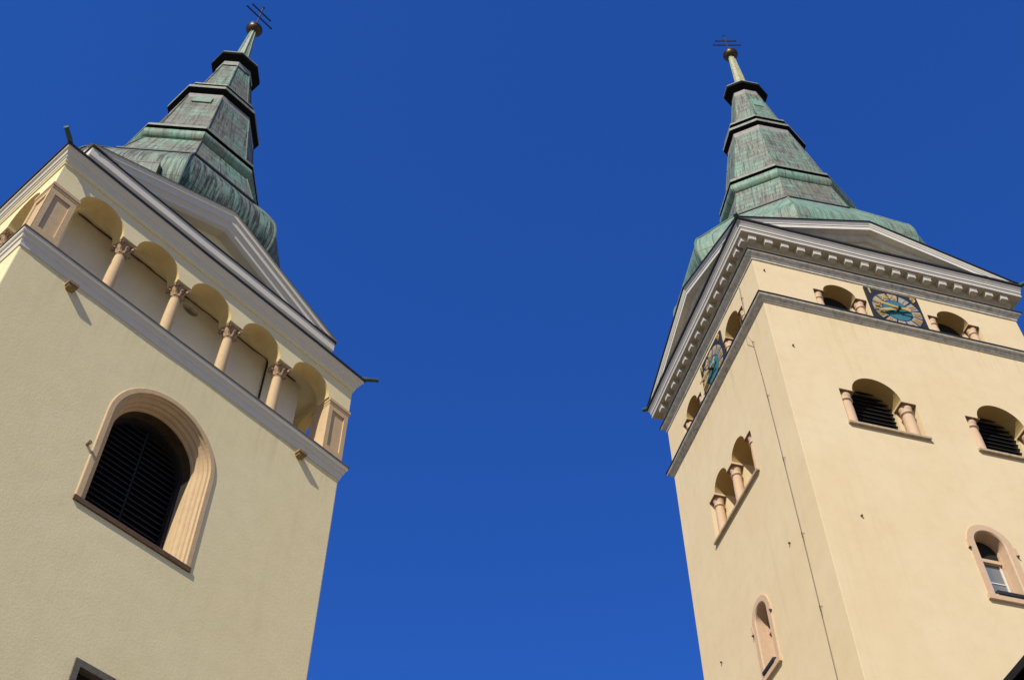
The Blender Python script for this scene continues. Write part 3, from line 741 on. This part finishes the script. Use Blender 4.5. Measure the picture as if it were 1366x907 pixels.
# architrave, frieze, modillion cornice
mb = MB()
ring_mould(mb, RW, RD, [(-.05, 31.62), (.03, 31.62), (.035, 31.68), (.06, 31.70), (.10, 31.78), (.16, 31.82), (.175, 31.85), (.175, 31.885)])
ring_mould(mb, RW, RD, [(.175, 31.885), (.205, 31.885), (.205, 31.915), (.0, 31.96)], 0, 1)
mb.build('architrave', ['string_grey', 'tin'], RR)
mb = MB(); ring_mould(mb, RW, RD, [(-.05, 31.93), (.02, 31.93), (.02, 32.36)]); mb.build('frieze', 'wall_right', RR)
mb = MB()
ring_mould(mb, RW, RD, [(-.05, 32.30), (.045, 32.30), (.06, 32.34), (.06, 32.54), (.335, 32.555), (.335, 32.575)], 0, 2)
ring_mould(mb, RW, RD, [(.335, 32.575), (.355, 32.575), (.355, 32.61)], 0, 3)
ring_mould(mb, RW, RD, [(.355, 32.61), (.35, 32.615), (.35, 32.74)])
ring_mould(mb, RW, RD, [(.35, 32.74), (.378, 32.755), (.378, 32.79)], 0, 3)
ring_mould(mb, RW, RD, [(.378, 32.79), (.38, 32.82), (.41, 32.92), (.435, 32.96), (.435, 33.03)])
ring_mould(mb, RW, RD, [(.435, 33.03), (.485, 33.04), (.49, 33.10), (.42, 33.13), (-.5, 33.20)], 0, 1)
cor = mb.build('cornice', ['corona_grey', 'tin', 'beige_soffit', 'bright_fillet'], RR)
def modillion():
    mb = MB()
    mb.box(-.13, .13, -.215, .02, -.205, .0); mb.box(-.145, .145, -.235, .02, -.05, .006)
    o = mb.build('modillion', 'modillion_grey', cor); bevel(o, .012, 1); return o
md0 = modillion(); first = True
spots = [(FR['A'](.037 + .5427 * k, .06, 32.535), 0.0) for k in range(17)] + [(FR['B'](-.165 + .565 * k + .165 * (k == 0) , .06, 32.535), -math.pi / 2) for k in range(14)]
spots += [(FR['C'](.3 + .565 * k, .06, 32.535), math.pi / 2) for k in range(13)]
for p, rz in spots:
    if first: md0.location = p; first = False; continue
    add_copy(md0, cor, (p[0] + random.uniform(-.008, .008), p[1] + random.uniform(-.008, .008), p[2]), rz + random.uniform(-.02, .02))
# pediments on the four sides
for f, L_ in (('A', RW), ('B', RD), ('C', RD), ('D', RW)):
    fn = FR[f]; mb = MB(); mid = L_ / 2
    mb.prism([(-.0, 33.12), (L_, 33.12), (mid, 34.75)], -.05, -.4, fn)
    pd = mb.build('pediment', 'wall_right', RR)
    mb = MB(); X = (fn, -.44, L_ + .44, 33.17, 34.89)
    for lay, mi in (([(-.5, 0), (.475, 0), (.475, .03), (.43, .03)], 1), ([(.43, .03), (.43, .065)], 2), ([(.43, .065), (.42, .12), (.385, .19)], 0), ([(.385, .19), (.385, .225)], 2),
                    ([(.385, .225), (.365, .23), (.365, .36)], 0), ([(.365, .36), (.365, .385)], 2), ([(.365, .385), (.14, .40), (.14, .45), (.11, .47), (.11, .53)], 0), ([(.11, .53), (.06, .56), (.04, .57), (.04, .60), (-.2, .61)], 0)):
        raking(mb, *X, lay, 33.19, 48, mi)
    mb.build('raking_cornice', ['white_paint', 'tin', 'bright_fillet'], pd)
mb = MB()
mb.prism([(-.4, 33.14), (RW + .4, 33.14), (RW / 2, 34.86)], -.3, -RD + .3, FR['A'])
mb.prism([(-.4, 33.14), (RD + .4, 33.14), (RD / 2, 34.858)], -.301, -RW + .301, FR['B'])
mb.build('gable_roof', 'roofcopper', RR)
for (px, py, sx, sy) in ((0, 0, -1, -1), (RW, 0, 1, -1), (0, RD, -1, 1)):
    mb = MB(); p0 = Vector((px + sx * .38, py + sy * .38, 33.10)); p1 = Vector((px + sx * .56, py + sy * .56, 33.14))
    mb.tube([p0, p1], [.08, .07], 10); mb.build('water_spout', 'spout', RR)
# clocks
def text_mesh(s, size, depth):
    cu = bpy.data.curves.new('t', 'FONT'); cu.body = s; cu.size = size; cu.extrude = depth; cu.align_x = 'CENTER'; cu.align_y = 'CENTER'; cu.offset = size * 0.018
    o = bpy.data.objects.new('t', cu); COL.objects.link(o)
    dg = bpy.context.evaluated_depsgraph_get(); dg.update()
    me = bpy.data.meshes.new_from_object(o.evaluated_get(dg)); bpy.data.objects.remove(o, do_unlink=True)
    return me
def clock(f, c, zc, hwid, sq):
    """sq: sideways scale of the face"""
    fn0 = FR[f]
    sgn = 1 if f == 'A' else -1                      # direction of the reader's right along u
    fn = lambda x, d, z: fn0(c + sgn * x * sq, d, zc + z)
    mb = MB(); mb.box(-hwid, hwid, -.02, .05, -.9, .95, 0, fn)
    bd = mb.build('clock_face', 'clock_board', RR)
    def disc(name, r0, r1, d, mat, a0=0, a1=360, n=64):
        m_ = MB(); A = [math.radians(a0 + (a1 - a0) * k / n) for k in range(n + 1)]
        rows = [[fn(r * math.sin(x), dd, r * math.cos(x)) for x in A] for r, dd in ((r0, .04), (r0, d), (r1, d), (r1, .04))]
        m_.strips(rows); return m_.build(name, mat, bd)
    disc('dial_ring', .84, .0, .056, 'clock_blue')
    for k in range(12): disc('numeral_panel', .81, .50, .064, 'clock_grey', k * 30 - 12.6, k * 30 + 12.6, 8)
    disc('dial_centre', .465, .0, .066, 'clock_teal')
    rom = ['XII', 'I', 'II', 'III', 'IIII', 'V', 'VI', 'VII', 'VIII', 'IX', 'X', 'XI']
    def put(name, s, size, x, z, ang, d, wsc=1.0):
        me = text_mesh(s, size, .006)
        ca, sa = math.cos(ang), math.sin(ang)
        for v in me.vertices:
            tx, ty = v.co.x * wsc, v.co.y
            v.co = Vector(fn(x + tx * ca + ty * sa, d + v.co.z, z - tx * sa + ty * ca))
        me.materials.clear(); me.materials.append(M['gilt'])
        o = bpy.data.objects.new(name, me); COL.objects.link(o); o.parent = bd; return o
    for k, s in enumerate(rom):
        a_ = math.radians(30 * k); put('numeral', s, .33, .655 * math.sin(a_), .655 * math.cos(a_), a_, .074, .72 if len(s) > 2 else .95)
    put('numeral', '1', .36, -.74, .76, 0, .062, 1.1); put('numeral', '9', .36, .72, .75, 0, .062, 1.1)
    def hand(name, ang, ln, tail, w, d):
        a_ = math.radians(ang); m_ = MB()
        P_ = [(-w, -tail), (w, -tail), (w * .55, -tail * .55), (w * .8, 0), (w, ln * .72), (w * .5, ln), (0, ln * 1.07), (-w * .5, ln), (-w, ln * .72), (-w * .8, 0), (-w * .55, -tail * .55)]
        pr = [(x * math.cos(a_) + y * math.sin(a_), -x * math.sin(a_) + y * math.cos(a_)) for x, y in P_]
        m_.prism([(x, z) for x, z in pr], d, d + .02, lambda x, dd, z: fn(x, dd, z)); return m_.build(name, 'gilt', bd)
    hand('hour_hand', 250, .72, .40, .060, .13); hand('minute_hand', 278, .80, .36, .052, .17)
    m_ = MB(); m_.prism([(.05 * math.cos(k * math.pi / 8), .05 * math.sin(k * math.pi / 8)) for k in range(16)], .05, .215, fn); m_.build('spindle', 'dark_metal', bd)
clock('A', 4.55, 30.55, .90, 1.0); clock('B', 3.50, 30.42, .88, .95)
# lightning conductor on the left face with its stand-off clips
mb = MB(); pts = []
for z, u in ((31.6, .95), (30.0, 1.02), (29.85, 1.05), (29.4, 1.06), (28.7, .95), (27, .90), (24.5, .875), (20.6, .87), (17, .895), (10, .9), (0.2, .9)):
    d = .07 if z < 29.3 or z > 29.9 else .24
    pts.append(FR['B'](u, d, z))
mb.tube(pts, .0065, 6)
lc = mb.build('lightning_conductor', 'wire', RR)
for z, u in ((30.9, .98), (28.75, .955), (26.35, .89), (23.9, .875), (21.3, .87), (19.1, .88)):
    m_ = MB(); m_.tube([FR['B'](u - .03, -.02, z), FR['B'](u, .075, z), FR['B'](u + .03, -.02, z + .0)], .008, 6); m_.tube([FR['B'](u, .07, z + .02), FR['B'](u, .07, z - .14)], .012, 6)
    m_.build('conductor_clip', 'brown_stone', lc)
for f, u, z in (('A', .563, 27.65), ('A', 1.11, 21.37), ('A', .308, 31.15), ('B', 1.578, 21.6), ('B', 6.22, 21.33)):
    mb = MB(); mb.tube([FR[f](u, -.03, z), FR[f](u, .045, z - .005)], .028, 8); mb.build('wall_peg', 'brown_stone', RR)
# spire
sr_ = Spire(4.7402, 3.52, 36.0, -0.0145, 0.0121, 0.0815, 0.716)
qR = dict(skirt=[(4.7, 33.7), (5.1, 34.2), (5.36, 34.65), (5.47, 35.1), (5.47, 35.5), (5.36, 35.86), (5.2, 36.08), (4.55, 36.98), (3.86, 37.95), (3.28, 38.74), (3.15, 38.92)],
          drum=[(3.13, 38.94), (2.66, 40.93)],
          roll=[(2.60, 40.86), (2.74, 40.94), (2.85, 41.10), (2.85, 41.28), (2.77, 41.45), (2.66, 41.52)],
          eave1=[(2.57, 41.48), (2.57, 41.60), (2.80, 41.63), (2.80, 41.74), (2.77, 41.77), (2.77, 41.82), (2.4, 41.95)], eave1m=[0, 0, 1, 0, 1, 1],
          sec2=[(2.53, 41.85), (1.70, 46.05)],
          eave2=[(1.71, 45.9), (1.685, 46.36), (1.665, 46.39), (1.665, 46.44), (1.845, 46.54), (1.845, 46.70), (1.80, 46.76), (1.66, 46.90), (1.55, 47.05), (1.69, 47.15), (1.69, 47.26), (1.25, 47.45)],
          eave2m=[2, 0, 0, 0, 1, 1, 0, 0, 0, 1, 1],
          sec3=[(1.36, 47.35), (.75, 50.62)],
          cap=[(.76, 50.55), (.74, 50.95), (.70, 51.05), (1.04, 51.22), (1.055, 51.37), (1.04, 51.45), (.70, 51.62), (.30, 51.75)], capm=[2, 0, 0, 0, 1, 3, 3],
          ball=55.647)
sk, dr, s2, s3, ms = build_spire(RR, sr_, qR, dict(skirt='copper_skirt_pale', drum='copper_dark', shaft='copper_mid', lantern='copper_mid', mast='mast_yellow'),
            -0.269, (56.76, 57.22, 57.8, 1.30, .97), .34, [(.36, 51.6), (.28, 51.9), (.135, 55.35)])
mb = MB(); sr_.plate(mb, 45, 1.86 * ap, 44.7, 1.75 * ap, 45.3, .66, .06, -.1); mb.build('hatch', 'copper_pale', s2)
mb = MB(); sr_.plate(mb, 45, 1.33 * ap, 47.55, 1.14 * ap, 48.6, .5, .06, -.05); mb.build('hatch', 'copper_mid', s3)
mb = MB(); sr_.plate(mb, 0, 1.02 * ap, 49.1, .90 * ap, 49.75, .42, .04, 0); mb.build('hatch', 'copper_pale', s3)

# ================================================================== house whose black eave cuts into the corner
HR = bpy.data.objects.new('corner_house', None); COL.objects.link(HR)
HR.location = (3.203, 6.59, 0); HR.rotation_euler = (0, 0, math.atan2(-.97, .243))       # local x runs along the eave towards us
tag(HR, 'black roof eave of a nearby house poking into the bottom corner', 'house')
x0, x1 = -1.2, 14.0
mb = MB(); mb.box(x0 + .5, x1 - .5, .75, 6.5, -.2, 6.15); mb.build('wall', 'house_plaster', HR)
mb = MB(); V = [(x, y, z) for x in (x0, x1) for y, z in ((0, 6.0), (0, 6.16), (3.6, 8.3), (7.2, 6.16), (7.2, 6.0), (6.4, 6.1), (.9, 6.1))]
mb.add(V, [(0, 1, 2, 3, 4, 5, 6), (13, 12, 11, 10, 9, 8, 7)] + [(i, (i + 1) % 7, 7 + (i + 1) % 7, 7 + i) for i in range(7)])
mb.build('roof', 'black_wood', HR)
mb = MB()
for y0, z0, y1, z1 in ((-.04, 6.19, 3.6, 8.36), (7.24, 6.19, 3.6, 8.36)):
    V = [(x, y, z) for x in (x0 - .05, x1 + .05) for y, z in ((y0, z0), (y1, z1), (y1, z1 + .06), (y0, z0 + .06))]
    mb.add(V, [(0, 1, 2, 3), (7, 6, 5, 4), (0, 4, 5, 1), (1, 5, 6, 2), (2, 6, 7, 3), (3, 7, 4, 0)])
mb.build('roof_covering', 'roof_tile', HR)
